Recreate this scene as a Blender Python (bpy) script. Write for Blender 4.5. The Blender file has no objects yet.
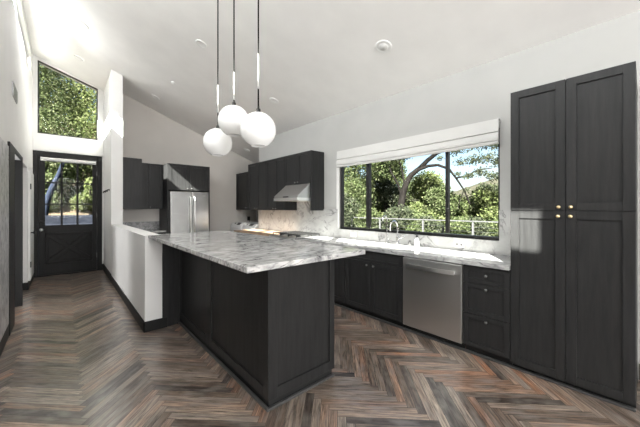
import bpy, bmesh, math, random
import numpy as np
from mathutils import Vector, Matrix

C = bpy.context.scene.collection
PI = math.pi
random.seed(7)

# ------------------------------------------------------------------ camera
H = 1.42
cam_d = bpy.data.cameras.new('camera')
cam_d.sensor_width = 36; cam_d.lens = 289 / 640 * 36
cam_d.shift_y = -5.5 / 640
cam_d.clip_start = 0.02; cam_d.clip_end = 600
cam = bpy.data.objects.new('camera', cam_d); C.objects.link(cam)
cam.location = (0, 0, H)
cam.rotation_euler = (PI / 2, 0, -math.atan2(.6646, .7473))
bpy.context.scene.camera = cam

# ------------------------------------------------------------------ world, sun, exposure
S = bpy.context.scene
S.view_settings.view_transform = 'Standard'
S.view_settings.look = 'None'
S.view_settings.gamma = 1
S.view_settings.use_curve_mapping = False
S.view_settings.exposure = 0.42
W = bpy.data.worlds.new('world'); S.world = W; W.use_nodes = True
wn = W.node_tree; wn.nodes.clear()
wo = wn.nodes.new('ShaderNodeOutputWorld'); bg = wn.nodes.new('ShaderNodeBackground')
sky = wn.nodes.new('ShaderNodeTexSky'); sky.sky_type = 'NISHITA'
sky.sun_disc = False; sky.sun_elevation = math.radians(36.2)
sky.sun_rotation = math.radians(237.7); sky.air_density = 1.0; sky.dust_density = 1.5
bg.inputs['Strength'].default_value = 0.2
# thin cloud haze over the blue
tc = wn.nodes.new('ShaderNodeTexCoord'); nz = wn.nodes.new('ShaderNodeTexNoise')
nz.inputs['Scale'].default_value = 3.2; nz.inputs['Detail'].default_value = 6
cr = wn.nodes.new('ShaderNodeValToRGB'); cr.color_ramp.elements[0].position = .46; cr.color_ramp.elements[1].position = .70
mx = wn.nodes.new('ShaderNodeMix'); mx.data_type = 'RGBA'
wn.links.new(tc.outputs['Generated'], nz.inputs['Vector']); wn.links.new(nz.outputs['Fac'], cr.inputs['Fac'])
wn.links.new(cr.outputs['Color'], mx.inputs['Factor']); wn.links.new(sky.outputs['Color'], mx.inputs['A'])
mx.inputs['B'].default_value = (4.2, 4.3, 4.5, 1)
wn.links.new(mx.outputs['Result'], bg.inputs['Color']); wn.links.new(bg.outputs[0], wo.inputs[0])

sun_d = bpy.data.lights.new('sun', 'SUN'); sun_d.energy = 50; sun_d.angle = math.radians(.55)
sun_d.color = (1, .96, .9)
sun = bpy.data.objects.new('sun', sun_d); C.objects.link(sun)
sun.rotation_euler = Vector((1, .633, -.865)).to_track_quat('-Z', 'Y').to_euler()

def area(name, loc, direction, sx, sy, power, col=(1, 1, 1)):
    d = bpy.data.lights.new(name, 'AREA'); d.shape = 'RECTANGLE'; d.size = sx; d.size_y = sy
    d.energy = power; d.color = col
    o = bpy.data.objects.new(name, d); C.objects.link(o); o.location = loc
    o.rotation_euler = Vector(direction).to_track_quat('-Z', 'Y').to_euler()
    return o
XL_ = -.46
# fill lamps added out of view to brighten the room, first one at the rear
area('rear_fill_light', (2.45, -6.7, 1.8), (-.3, 1, .30), 1.7, 3.0, 170, (1, .995, .985))
area('side_fill_light', (-.40, -4.4, 2.0), (.45, 1, .62), 3.0, 2.6, 250, (1, .995, .985))  # added fill in front of the solid left wall, behind the camera
area('passage_fill_light', (XL_ - 1.3, 5.57, 1.15), (1, 0, -.1), .7, 1.7, 22, (1, 1, 1))  # added fill hidden in the passage, lifts the entry floor and low wall
for ya, yb in ((-1.6, .9), (1.0, 3.1), (3.2, 4.05)):      # sky light in the high windows of the left wall
    area('clerestory_daylight', (XL_ - .08, (ya + yb) / 2, 4.19), (1, 0, -.8), yb - ya, .34, 24 * (yb - ya), (1, 1, 1))


area('clerestory_daylight', (XL_ - .08, 5.9, 4.19), (.4, -.25, -1), 1.6, .34, 32, (1, 1, 1))

# ------------------------------------------------------------------ materials
def newmat(name):
    m = bpy.data.materials.new(name); m.use_nodes = True
    nt = m.node_tree; b = nt.nodes['Principled BSDF']
    return m, nt, b
def plain(name, col, rough=.5, metal=0, spec=.5):
    m, nt, b = newmat(name)
    b.inputs['Base Color'].default_value = (*col, 1); b.inputs['Roughness'].default_value = rough
    b.inputs['Metallic'].default_value = metal; b.inputs['Specular IOR Level'].default_value = spec
    return m
def nd(nt, t, **kw):
    n = nt.nodes.new(t)
    for k, v in kw.items():
        if k in n.inputs: n.inputs[k].default_value = v
        else: setattr(n, k, v)
    return n
def ramp(nt, stops):
    r = nt.nodes.new('ShaderNodeValToRGB'); e = r.color_ramp.elements
    while len(e) < len(stops): e.new(.5)
    for i, (p, c) in enumerate(stops):
        e[i].position = p; e[i].color = (*c, 1)
    return r
def paint(name, col, var=.03):
    m, nt, b = newmat(name)
    t = nd(nt, 'ShaderNodeTexCoord'); n = nd(nt, 'ShaderNodeTexNoise', Scale=2.5, Detail=5.0)
    r = ramp(nt, [(.3, tuple(c * (1 - var) for c in col)), (.7, tuple(min(1, c * (1 + var)) for c in col))])
    n2 = nd(nt, 'ShaderNodeTexNoise', Scale=160.0, Detail=2.0); bp = nd(nt, 'ShaderNodeBump', Strength=.04, Distance=.002)
    L = nt.links.new
    L(t.outputs['Object'], n.inputs['Vector']); L(n.outputs['Fac'], r.inputs['Fac']); L(r.outputs['Color'], b.inputs['Base Color'])
    L(t.outputs['Object'], n2.inputs['Vector']); L(n2.outputs['Fac'], bp.inputs['Height']); L(bp.outputs[0], b.inputs['Normal'])
    b.inputs['Roughness'].default_value = .85; b.inputs['Specular IOR Level'].default_value = .25
    return m
def stained(name, a, bcol, rough=.42, vec=(14, 14, 1.2), spec=.5):
    m, nt, b = newmat(name); L = nt.links.new; b.inputs['Specular IOR Level'].default_value = spec
    t = nd(nt, 'ShaderNodeTexCoord'); mp = nd(nt, 'ShaderNodeMapping'); mp.inputs['Scale'].default_value = vec
    n = nd(nt, 'ShaderNodeTexNoise', Scale=2.0, Detail=8.0, Roughness=.65)
    r = ramp(nt, [(.3, a), (.72, bcol)])
    n2 = nd(nt, 'ShaderNodeTexNoise', Scale=1.7, Detail=3.0)
    rr = nd(nt, 'ShaderNodeMapRange'); rr.inputs['To Min'].default_value = rough - .06; rr.inputs['To Max'].default_value = rough + .1
    L(t.outputs['Object'], mp.inputs[0]); L(mp.outputs[0], n.inputs['Vector']); L(n.outputs['Fac'], r.inputs['Fac'])
    L(r.outputs['Color'], b.inputs['Base Color']); L(t.outputs['Object'], n2.inputs['Vector'])
    L(n2.outputs['Fac'], rr.inputs['Value']); L(rr.outputs[0], b.inputs['Roughness'])
    return m
def marble(name, base, light, vein, scale=1.0, rough=.12, stretch=(1, 1, 1), vw=.06, rot=0.6, spec=.5):
    m, nt, b = newmat(name); L = nt.links.new
    t = nd(nt, 'ShaderNodeTexCoord'); mp = nd(nt, 'ShaderNodeMapping')
    mp.inputs['Scale'].default_value = tuple(s * scale for s in stretch); mp.inputs['Rotation'].default_value = (0.3, 0.2, rot)
    n = nd(nt, 'ShaderNodeTexNoise', Scale=1.6, Detail=9.0, Roughness=.62, Distortion=1.1)
    r = ramp(nt, [(.32, base), (.62, light)])
    n2 = nd(nt, 'ShaderNodeTexNoise', Scale=1.15, Detail=7.0, Roughness=.55, Distortion=1.6)
    s = nd(nt, 'ShaderNodeMath', operation='SUBTRACT'); s.inputs[1].default_value = .5
    a = nd(nt, 'ShaderNodeMath', operation='ABSOLUTE')
    vr = ramp(nt, [(0, (1, 1, 1)), (vw, (0, 0, 0))])
    n3 = nd(nt, 'ShaderNodeTexNoise', Scale=2.3, Detail=3.0); m3 = nd(nt, 'ShaderNodeMath', operation='MULTIPLY')
    n3r = ramp(nt, [(.4, (0, 0, 0)), (.62, (1, 1, 1))])
    mix = nd(nt, 'ShaderNodeMix', data_type='RGBA'); mix.inputs['B'].default_value = (*vein, 1)
    L(t.outputs['Object'], mp.inputs[0])
    for q in (n, n2, n3): L(mp.outputs[0], q.inputs['Vector'])
    L(n.outputs['Fac'], r.inputs['Fac']); L(n2.outputs['Fac'], s.inputs[0]); L(s.outputs[0], a.inputs[0]); L(a.outputs[0], vr.inputs['Fac'])
    L(n3.outputs['Fac'], n3r.inputs['Fac']); L(vr.outputs['Color'], m3.inputs[0]); L(n3r.outputs['Color'], m3.inputs[1])
    L(m3.outputs[0], mix.inputs['Factor']); L(r.outputs['Color'], mix.inputs['A']); L(mix.outputs['Result'], b.inputs['Base Color'])
    b.inputs['Roughness'].default_value = rough; b.inputs['Specular IOR Level'].default_value = spec
    return m
def steel(name, col=(.55, .55, .54), rough=.3, vec=(60, 60, .8)):
    m, nt, b = newmat(name); L = nt.links.new
    t = nd(nt, 'ShaderNodeTexCoord'); mp = nd(nt, 'ShaderNodeMapping'); mp.inputs['Scale'].default_value = vec
    n = nd(nt, 'ShaderNodeTexNoise', Scale=2.0, Detail=4.0)
    rr = nd(nt, 'ShaderNodeMapRange'); rr.inputs['To Min'].default_value = rough - .05; rr.inputs['To Max'].default_value = rough + .08
    L(t.outputs['Object'], mp.inputs[0]); L(mp.outputs[0], n.inputs['Vector']); L(n.outputs['Fac'], rr.inputs['Value']); L(rr.outputs[0], b.inputs['Roughness'])
    b.inputs['Base Color'].default_value = (*col, 1); b.inputs['Metallic'].default_value = 1
    return m
def glass(name):
    m = bpy.data.materials.new(name); m.use_nodes = True; nt = m.node_tree; nt.nodes.clear(); L = nt.links.new
    o = nd(nt, 'ShaderNodeOutputMaterial'); tr = nd(nt, 'ShaderNodeBsdfTransparent'); gl = nd(nt, 'ShaderNodeBsdfGlossy')
    tr.inputs[0].default_value = (.96, .98, .97, 1); gl.inputs['Roughness'].default_value = .02
    fr = nd(nt, 'ShaderNodeFresnel', IOR=1.12); mx = nd(nt, 'ShaderNodeMixShader')
    L(fr.outputs[0], mx.inputs[0]); L(tr.outputs[0], mx.inputs[1]); L(gl.outputs[0], mx.inputs[2]); L(mx.outputs[0], o.inputs[0])
    return m
def leafmat(name, cols, trans=.25):
    m, nt, b = newmat(name); L = nt.links.new
    g = nd(nt, 'ShaderNodeNewGeometry')
    r = ramp(nt, [(i / (len(cols) - 1), c) for i, c in enumerate(cols)])
    L(g.outputs['Random Per Island'], r.inputs['Fac']); L(r.outputs['Color'], b.inputs['Base Color'])
    b.inputs['Roughness'].default_value = .7; b.inputs['Specular IOR Level'].default_value = .06
    o = [q for q in nt.nodes if q.type == 'OUTPUT_MATERIAL'][0]
    tl = nd(nt, 'ShaderNodeBsdfTranslucent'); ad = nd(nt, 'ShaderNodeMixShader'); ad.inputs[0].default_value = .45
    L(r.outputs['Color'], tl.inputs[0]); L(b.outputs[0], ad.inputs[1]); L(tl.outputs[0], ad.inputs[2]); L(ad.outputs[0], o.inputs['Surface'])
    return m
def bark(name, a, c):
    return stained(name, a, c, .95, (6, 6, 1.5), spec=.02)
def floorwood():
    m, nt, b = newmat('reclaimed_oak_planks'); L = nt.links.new
    at = nd(nt, 'ShaderNodeAttribute', attribute_name='tone'); uv = nd(nt, 'ShaderNodeUVMap')
    base = ramp(nt, [(0, (.045, .034, .027)), (.16, (.11, .078, .060)), (.34, (.17, .120, .090)), (.5, (.235, .178, .138)),
                     (.66, (.30, .245, .20)), (.78, (.25, .13, .082)), (.9, (.34, .27, .21)), (1, (.36, .175, .10))])
    mp = nd(nt, 'ShaderNodeMapping'); mp.inputs['Scale'].default_value = (4.5, 60, 1)
    n = nd(nt, 'ShaderNodeTexNoise', Scale=1.0, Detail=8.0, Roughness=.7, Distortion=.4)
    gr = ramp(nt, [(.36, (.20, .18, .17)), (.5, (.85, .85, .85)), (.66, (1.6, 1.6, 1.6))])
    mul = nd(nt, 'ShaderNodeMix', data_type='RGBA', blend_type='MULTIPLY'); mul.inputs['Factor'].default_value = 1
    mp2 = nd(nt, 'ShaderNodeMapping'); mp2.inputs['Scale'].default_value = (5, 14, 1)
    n2 = nd(nt, 'ShaderNodeTexNoise', Scale=1.0, Detail=5.0)
    gy = ramp(nt, [(.44, (0, 0, 0)), (.68, (.65, .65, .65))])
    m2 = nd(nt, 'ShaderNodeMix', data_type='RGBA'); m2.inputs['B'].default_value = (.25, .225, .205, 1)
    L(at.outputs['Fac'], base.inputs['Fac']); L(uv.outputs[0], mp.inputs[0]); L(mp.outputs[0], n.inputs['Vector']); L(n.outputs['Fac'], gr.inputs['Fac'])
    L(base.outputs['Color'], mul.inputs['A']); L(gr.outputs['Color'], mul.inputs['B'])
    L(uv.outputs[0], mp2.inputs[0]); L(mp2.outputs[0], n2.inputs['Vector']); L(n2.outputs['Fac'], gy.inputs['Fac'])
    L(gy.outputs['Color'], m2.inputs['Factor']); L(mul.outputs['Result'], m2.inputs['A']); L(m2.outputs['Result'], b.inputs['Base Color'])
    rr = nd(nt, 'ShaderNodeMapRange'); rr.inputs['To Min'].default_value = .27; rr.inputs['To Max'].default_value = .52
    b.inputs['Coat Weight'].default_value = 1; b.inputs['Coat Roughness'].default_value = .22; b.inputs['Coat IOR'].default_value = 1.6
    L(n2.outputs['Fac'], rr.inputs['Value']); L(rr.outputs[0], b.inputs['Roughness'])
    bp = nd(nt, 'ShaderNodeBump', Strength=.25, Distance=.002); L(n.outputs['Fac'], bp.inputs['Height']); L(bp.outputs[0], b.inputs['Normal'])
    return m

M = dict(
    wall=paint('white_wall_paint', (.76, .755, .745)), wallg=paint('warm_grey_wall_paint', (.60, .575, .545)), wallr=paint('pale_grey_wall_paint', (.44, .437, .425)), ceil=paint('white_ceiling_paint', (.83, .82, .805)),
    trim=plain('white_trim', (.76, .755, .74), .5), base=plain('black_baseboard', (.014, .014, .014), .5, spec=.2),
    cab=stained('charcoal_stained_wood', (.016, .016, .0162), (.030, .030, .0305), .4, spec=.2),
    cabin=plain('dark_cabinet_interior', (.02, .02, .02), .6), toe=plain('black_toe_kick', (.008, .008, .008), .6),
    shoe=plain('grey_shoe_moulding', (.055, .055, .055), .4),
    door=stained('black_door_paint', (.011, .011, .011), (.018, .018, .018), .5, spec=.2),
    metal=plain('black_window_frame', (.012, .012, .012), .4),
    steel=steel('brushed_stainless_steel', (.58, .58, .575), .36), steelh=steel('polished_steel', (.97, .97, .96), .3),
    dsteel=steel('dark_stainless_steel', (.30, .30, .30), .32), brass=plain('satin_brass', (.78, .62, .36), .28, 1),
    chrome=plain('chrome', (.8, .8, .8), .1, 1), nickel=plain('dark_nickel', (.22, .22, .22), .35, 1),
    granite=marble('grey_veined_granite', (.30, .30, .305), (.64, .635, .625), (.04, .04, .045), 5.0, .12, (.7, 2.2, 1.6), .05, .35),
    quartz=marble('white_grey_marble_counter', (.25, .25, .25), (.50, .50, .495), (.14, .14, .15), 1.9, .12, (1.6, .9, 1), .05, .5),
    splash=marble('white_marble_backsplash', (.38, .38, .375), (.50, .497, .49), (.16, .157, .157), 1.9, .2, (1, .9, 1), .028, .9),
    dmarble=marble('grey_marble_splash', (.16, .16, .165), (.38, .38, .385), (.07, .07, .07), 7, .25, (1, 1, 1), .08),
    stone=marble('mottled_grey_plaster_stone', (.30, .30, .31), (.62, .62, .62), (.16, .16, .17), 5.0, .35, (1, 1, .8), .09),
    opal=plain('opal_glass', (.93, .93, .925), .12), white=plain('white_enamel', (.80, .80, .80), .25),
    plastic=plain('white_plastic', (.82, .82, .81), .4), bplastic=plain('black_plastic', (.01, .01, .012), .3),
    fabric=paint('white_shade_linen', (.62, .615, .60)), glass=glass('window_glass'), iron=plain('cast_iron', (.012, .012, .012), .55),
    butcher=stained('butcher_block', (.26, .17, .11), (.36, .25, .17), .35, (20, 2, 20)),
    deck=stained('deck_boards', (0.03672, 0.03085, 0.02644), (0.06612, 0.05728, 0.04994), .8, (2, 14, 2), spec=.05), rail=plain('white_rail_metal', (.075, .075, .077), .6, 0, .1),
    cable=plain('grey_cable', (.35, .35, .36), .35, 1), soil=stained('leaf_litter_soil', (0.03917, 0.02938, 0.01958), (0.09792, 0.07639, 0.05092), .95, (3, 3, 3), spec=.02),
    slate=stained('blue_grey_slate', (0.007711, 0.009423, 0.01456), (0.02142, 0.02399, 0.03213), .8, (5, 5, 5), spec=.05),
    hill=stained('hillside_brush', (0.02103, 0.02525, 0.01683), (0.06312, 0.05576, 0.04208), .95, (.35, .35, .35), spec=.02),
    bark=bark('grey_oak_bark', (0.00372, 0.003348, 0.0031), (0.01364, 0.01215, 0.01116)), bbark=bark('blue_grey_bark', (.009, .011, .018), (.022, .028, .044)),
    leafA=leafmat('yellow_green_leaves', [(.046, .062, .022), (.082, .105, .036), (.125, .15, .058), (.19, .20, .11)]),  # brightest yellow green of the leaf colours, tone random per leaf
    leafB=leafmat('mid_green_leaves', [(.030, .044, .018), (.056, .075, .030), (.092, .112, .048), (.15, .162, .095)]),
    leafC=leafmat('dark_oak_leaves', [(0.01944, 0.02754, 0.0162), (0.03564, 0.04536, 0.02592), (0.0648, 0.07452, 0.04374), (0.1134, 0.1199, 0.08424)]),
    floor=floorwood(), glow=plain('lamp_diffuser', (.85, .85, .84), .4),
)

# ------------------------------------------------------------------ mesh helpers
def wloc(o):
    v = Vector((0, 0, 0))
    while o is not None:
        v += o.location; o = o.parent
    return v
class MB:
    def __init__(s): s.v = []; s.f = []; s.sm = []
    def add(s, vs, fs, smooth=False):
        k = len(s.v); s.v += [tuple(p) for p in vs]; s.f += [tuple(i + k for i in f) for f in fs]; s.sm += [smooth] * len(fs); return s
    def box(s, x0, x1, y0, y1, z0, z1, bev=0):
        if x0 > x1: x0, x1 = x1, x0
        if y0 > y1: y0, y1 = y1, y0
        if z0 > z1: z0, z1 = z1, z0
        if bev:
            bm = bmesh.new(); bmesh.ops.create_cube(bm, size=1)
            for q in bm.verts: q.co = Vector(((x0 + x1) / 2 + q.co.x * (x1 - x0), (y0 + y1) / 2 + q.co.y * (y1 - y0), (z0 + z1) / 2 + q.co.z * (z1 - z0)))
            bmesh.ops.bevel(bm, geom=bm.edges[:], offset=bev, segments=2, affect='EDGES', profile=.5)
            bm.verts.index_update(); s.add([q.co[:] for q in bm.verts], [[q.index for q in f.verts] for f in bm.faces]); bm.free(); return s
        vs = [(x, y, z) for x in (x0, x1) for y in (y0, y1) for z in (z0, z1)]
        return s.add(vs, [(0, 1, 3, 2), (4, 6, 7, 5), (0, 4, 5, 1), (2, 3, 7, 6), (0, 2, 6, 4), (1, 5, 7, 3)])
    def prism(s, poly, axis, a, b):
        n = len(poly)
        def mk(p, t): return (t, p[0], p[1]) if axis == 'x' else (p[0], t, p[1]) if axis == 'y' else (p[0], p[1], t)
        vs = [mk(p, a) for p in poly] + [mk(p, b) for p in poly]
        return s.add(vs, [tuple(range(n)), tuple(range(2 * n - 1, n - 1, -1))] + [(i, n + i, n + (i + 1) % n, (i + 1) % n) for i in range(n)])
    def tube(s, pts, r, n=10, cap=True):
        pts = [Vector(p) for p in pts]; rs = r if isinstance(r, (list, tuple)) else [r] * len(pts)
        vs = []; up = None
        for i, p in enumerate(pts):
            t = (pts[min(i + 1, len(pts) - 1)] - pts[max(i - 1, 0)]).normalized()
            if up is None: up = t.orthogonal().normalized()
            a = (up - t * up.dot(t)).normalized(); up = a; b = t.cross(a)
            for k in range(n):
                g = 2 * PI * k / n; vs.append(p + (a * math.cos(g) + b * math.sin(g)) * rs[i])
        fs = [(i * n + k, i * n + (k + 1) % n, (i + 1) * n + (k + 1) % n, (i + 1) * n + k) for i in range(len(pts) - 1) for k in range(n)]
        s.add(vs, fs, True)
        if cap: s.add(vs[:n], [tuple(range(n - 1, -1, -1))]); s.add(vs[-n:], [tuple(range(n))])
        return s
    def lathe(s, prof, c, axis='z', n=24, smooth=True):
        c = Vector(c); vs = []
        for (r, h) in prof:
            for k in range(n):
                g = 2 * PI * k / n; x, y = r * math.cos(g), r * math.sin(g)
                vs.append(c + (Vector((x, y, h)) if axis == 'z' else Vector((h, x, y)) if axis == 'x' else Vector((x, h, y))))
        fs = [(i * n + k, i * n + (k + 1) % n, (i + 1) * n + (k + 1) % n, (i + 1) * n + k) for i in range(len(prof) - 1) for k in range(n)]
        return s.add(vs, fs, smooth)
    def build(s, name, mat, parent=None, bevel=0):
        me = bpy.data.meshes.new(name); off = wloc(parent)
        me.from_pydata([tuple(Vector(p) - off) for p in s.v], [], s.f); me.materials.append(mat)
        bm = bmesh.new(); bm.from_mesh(me); bmesh.ops.recalc_face_normals(bm, faces=bm.faces[:]); bm.to_mesh(me); bm.free()
        me.polygons.foreach_set('use_smooth', s.sm)
        o = bpy.data.objects.new(name, me); C.objects.link(o); o.parent = parent
        if bevel:
            b = o.modifiers.new('bevel', 'BEVEL'); b.width = bevel; b.segments = 2; b.limit_method = 'ANGLE'
        return o
def B(*a): return MB().box(*a)
def tag(o, label, cat, group=None, kind=None):
    o['label'] = label; o['category'] = cat
    if group: o['group'] = group
    if kind: o['kind'] = kind
    return o
def struct(o, label=None):
    o['kind'] = 'structure'
    if label: o['label'] = label
    return o
def empty(name, loc, label=None, cat=None, group=None):
    o = bpy.data.objects.new(name, None); C.objects.link(o); o.location = loc; o.empty_display_size = .1
    if label: tag(o, label, cat, group)
    return o
def copy_tree(o, parent=None):
    c = o.copy(); C.objects.link(c); c.parent = parent
    for ch in [q for q in C.objects if q.parent == o]: copy_tree(ch, c)
    return c
def at(px, py, D):            # point at depth D along the view through a pixel of the 640x427 frame
    R = D * (px - 320) / 289
    return Vector((R * .7473 + D * .6646, -R * .6646 + D * .7473, H - D * (py - 208) / 289))

# ------------------------------------------------------------------ room dimensions
XL, XR, YB, YD, YK = -.46, 3.56, -7.0, 8.3, 7.84       # left wall, right wall, rear, entry wall, kitchen back wall
SL, Z0 = .372, 3.055
def zc(x): return Z0 + SL * (XR - x)
XN = 4.37                                               # laundry nook side wall
T = .2

# floor: real herringbone planks, one mesh
def make_floor():
    Lp, Wp, gap = .617, .0588, .0010
    rng = random.Random(3)
    vs, fs, tones, uvs = [], [], [], []
    x0, x1, y0, y1 = XL - .6, XN + .1, YB - .05, YD + .05
    r2 = math.sqrt(.5); pc = (Lp / 2 - Wp / 2) * r2; xs = .327 - pc
    def toW(a, b): return ((a - b) * r2 + xs, (a + b) * r2)
    def plank(a0, a1, b0, b1, alonga):
        pts = [toW(a0 + gap, b0 + gap), toW(a1 - gap, b0 + gap), toW(a1 - gap, b1 - gap), toW(a0 + gap, b1 - gap)]
        cx = sum(p[0] for p in pts) / 4; cy = sum(p[1] for p in pts) / 4
        if not (x0 < cx < x1 and y0 < cy < y1): return
        k = len(vs); vs.extend([(p[0], p[1], 0) for p in pts]); fs.append((k, k + 1, k + 2, k + 3)); tones.append(rng.random())
        o = rng.random() * 40; l, w = Lp, Wp
        uvs.extend([(o, o), (o + l, o), (o + l, o + w), (o, o + w)] if alonga else [(o, o), (o, o + w), (o + l, o + w), (o + l, o)])
    for i in range(-300, 390):
        for j in range(-16, 17):
            a = i * Wp + j * Lp; b = i * Wp - j * Lp
            plank(a, a + Lp, b, b + Wp, True)
            plank(a + Lp, a + Lp + Wp, b + Wp - Lp, b + Wp, False)
    me = bpy.data.meshes.new('floor'); me.from_pydata(vs, [], fs)
    uvl = me.uv_layers.new(name='UVMap'); uvl.data.foreach_set('uv', [c for p in uvs for c in p])
    at_ = me.attributes.new('tone', 'FLOAT', 'FACE'); at_.data.foreach_set('value', tones)
    me.materials.append(M['floor'])
    o = bpy.data.objects.new('floor', me); C.objects.link(o); struct(o)
    s = B(x0, x1, y0, YD, -.2, -.004).build('subfloor_slab', M['toe'], o)
    return o
make_floor()

# ceiling: sloping slab
c = MB().prism([(XL - .2, zc(XL - .2)), (XN + .2, zc(XN + .2)), (XN + .2, zc(XN + .2) + .2), (XL - .2, zc(XL - .2) + .2)], 'y', YB - .2, YD + .2)
struct(c.build('ceiling', M['ceil']))

# left wall with two openings and a clerestory strip
CZ0, CZ1, TC = 4.0, 4.38, .06
o1a, o1b, o2a, o2b, oz = 5.13, 6.02, 6.07, 7.12, 2.12
zt = zc(XL) + .02
clere = [(-1.62, .9), (1.0, 3.1), (3.2, 4.05), (5.05, 8.0)]
w = MB()
w.box(XL - T, XL, YB, o1a, 0, CZ0); w.box(XL - T, XL, o1b, o2a, 0, oz)
w.box(XL - T, XL, o2b, YD, 0, CZ0); w.box(XL - T, XL, o1a, o2b, oz, CZ0)
w.box(XL - TC, XL, YB, YD, CZ1, zt)
prev = YB
for a, b in clere:
    w.box(XL - TC, XL, prev, a, CZ0, CZ1); prev = b
w.box(XL - TC, XL, prev, YD, CZ0, CZ1)
# rooms behind the openings
w.box(XL - 1.4, XL - T, o1b - .02, o2a, 0, 2.4); w.box(XL - 1.4, XL - T, o1a - .1, o1a, 0, 2.4)
w.box(XL - 1.5, XL - 1.4, o1a - .1, o2b + .1, 0, 2.4); w.box(XL - 1.4, XL - T, o2b, o2b + .1, 0, 2.4); w.box(XL - 1.5, XL - T, o1a - .1, o2b + .1, 2.3, 2.4)
struct(w.build('wall_left', M['wall']))
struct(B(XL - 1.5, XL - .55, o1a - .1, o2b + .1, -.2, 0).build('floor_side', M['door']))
for i, (a, b) in enumerate(clere):
    f = MB(); f.box(XL - .045, XL - .02, a, b, CZ0, CZ0 + .012); f.box(XL - .045, XL - .02, a, b, CZ1 - .012, CZ1)
    f.box(XL - .045, XL - .02, a, a + .02, CZ0, CZ1); f.box(XL - .045, XL - .02, b - .02, b, CZ0, CZ1)
    fo = struct(f.build('window_%d' % (i + 3), M['trim']))
    B(XL - .036, XL - .031, a + .02, b - .02, CZ0 + .012, CZ1 - .012).build('glass_pane', M['glass'], fo)

# right wall with the sink window
WY0, WY1, WZ0, WZ1 = 1.052, 3.50, 1.062, 2.30
w = MB(); yn = 6.23
T_R = .09
w.box(XR, XR + T_R, YB, WY0, 0, Z0 + .05); w.box(XR, XR + T_R, WY1, yn, 0, Z0 + .05)
w.box(XR, XR + T_R, WY0, WY1, 0, WZ0); w.box(XR, XR + T_R, WY0, WY1, WZ1, Z0 + .05)
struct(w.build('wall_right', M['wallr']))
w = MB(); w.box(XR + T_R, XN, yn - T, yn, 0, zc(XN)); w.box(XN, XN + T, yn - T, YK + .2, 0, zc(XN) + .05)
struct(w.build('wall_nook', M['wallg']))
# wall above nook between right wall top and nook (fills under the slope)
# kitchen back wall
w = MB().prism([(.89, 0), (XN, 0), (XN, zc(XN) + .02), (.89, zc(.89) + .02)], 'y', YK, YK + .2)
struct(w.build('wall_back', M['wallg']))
# stub wall between entry and kitchen
w = MB().prism([(.70, 0), (.89, 0), (.89, zc(.89) + .02), (.70, zc(.70) + .02)], 'y', 6.9, YD)
struct(w.build('wall_entry', M['wall']))
# entry wall: door hole + raked window hole
dx0, dx1, dz1 = -.462, .672, 2.60
wx0, wx1, wz0 = -.391, .594, 2.965
def wtop(x): return 4.47 - .335 * (x - wx0)
w = MB()
w.prism([(XL - T, 0), (dx0, 0), (dx0, zc(dx0)), (XL - T, zc(XL - T))], 'y', YD, YD + T)
w.prism([(dx1, 0), (.9, 0), (.9, zc(.9)), (dx1, zc(dx1))], 'y', YD, YD + T)
w.box(dx0, dx1, YD, YD + T, dz1, wz0)
w.prism([(dx0, wz0), (wx0, wz0), (wx0, zc(wx0)), (dx0, zc(dx0))], 'y', YD, YD + T)
w.prism([(wx1, wz0), (dx1, wz0), (dx1, zc(dx1)), (wx1, zc(wx1))], 'y', YD, YD + T)
w.prism([(wx0, wtop(wx0)), (wx1, wtop(wx1)), (wx1, zc(wx1)), (wx0, zc(wx0))], 'y', YD, YD + T)
struct(w.build('wall_front', M['wall']))
# slight thickening band over the door (soffit)
struct(B(XL, .70, YD - .03, YD, 2.61, 2.95).build('trim_1', M['wall']))
# rear wall with wide glazing behind the camera
w = MB(); w.box(XL - T, XN, YB - T, YB, 0, .25); w.box(XL - T, 1.6, YB - T, YB, .25, 3.7); w.box(3.4, XN, YB - T, YB, .25, 3.2)
w.prism([(XL - T, 3.3), (3.4, 3.3), (3.4, zc(3.4)), (XL - T, zc(XL - T))], 'y', YB - T, YB)
struct(w.build('wall_rear', M['wall']))

# raked window over the door
f = MB(); fw = .022; fy0, fy1 = YD + .01, YD + .06
f.box(wx0, wx0 + fw, fy0, fy1, wz0, wtop(wx0)); f.box(wx1 - fw, wx1, fy0, fy1, wz0, wtop(wx1)); f.box(wx0, wx1, fy0, fy1, wz0, wz0 + fw)
f.prism([(wx0, wtop(wx0) - fw), (wx1, wtop(wx1) - fw), (wx1, wtop(wx1)), (wx0, wtop(wx0))], 'y', fy0, fy1)
win = struct(f.build('window_1', M['metal']), 'black framed window with raked top above the entry door')
MB().prism([(wx0, wz0), (wx1, wz0), (wx1, wtop(wx1) - .01), (wx0, wtop(wx0) - .01)], 'y', YD + .03, YD + .036).build('glass_pane', M['glass'], win)

# sink window: black frame, two mullions, glass, sill
f = MB(); a, b = XR + .02, XR + .08; fw = .035
f.box(a, b, WY0, WY1, WZ0, WZ0 + .036); f.box(a, b, WY0, WY1, WZ1 - .04, WZ1); f.box(a, b, WY0, WY0 + .022, WZ0, WZ1); f.box(a, b, WY1 - .04, WY1, WZ0, WZ1)
win = struct(f.build('window_2', M['metal'], bevel=.003), 'wide black framed three part window over the sink counter')
B(a - .005, b - .01, 1.625, 1.66, WZ0 + .045, WZ1 - .04).build('window_mullion', M['metal'], win)
B(a - .005, b - .01, 2.86, 2.925, WZ0 + .045, WZ1 - .04).build('window_mullion', M['metal'], win)
B(XR + .045, XR + .051, WY0 + .03, WY1 - .03, WZ0 + .04, WZ1 - .03).build('glass_pane', M['glass'], win)
B(a - .025, a - .005, 1.675, 1.695, WZ0 + .045, WZ0 + .13).build('window_latch', M['metal'], win)

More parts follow.
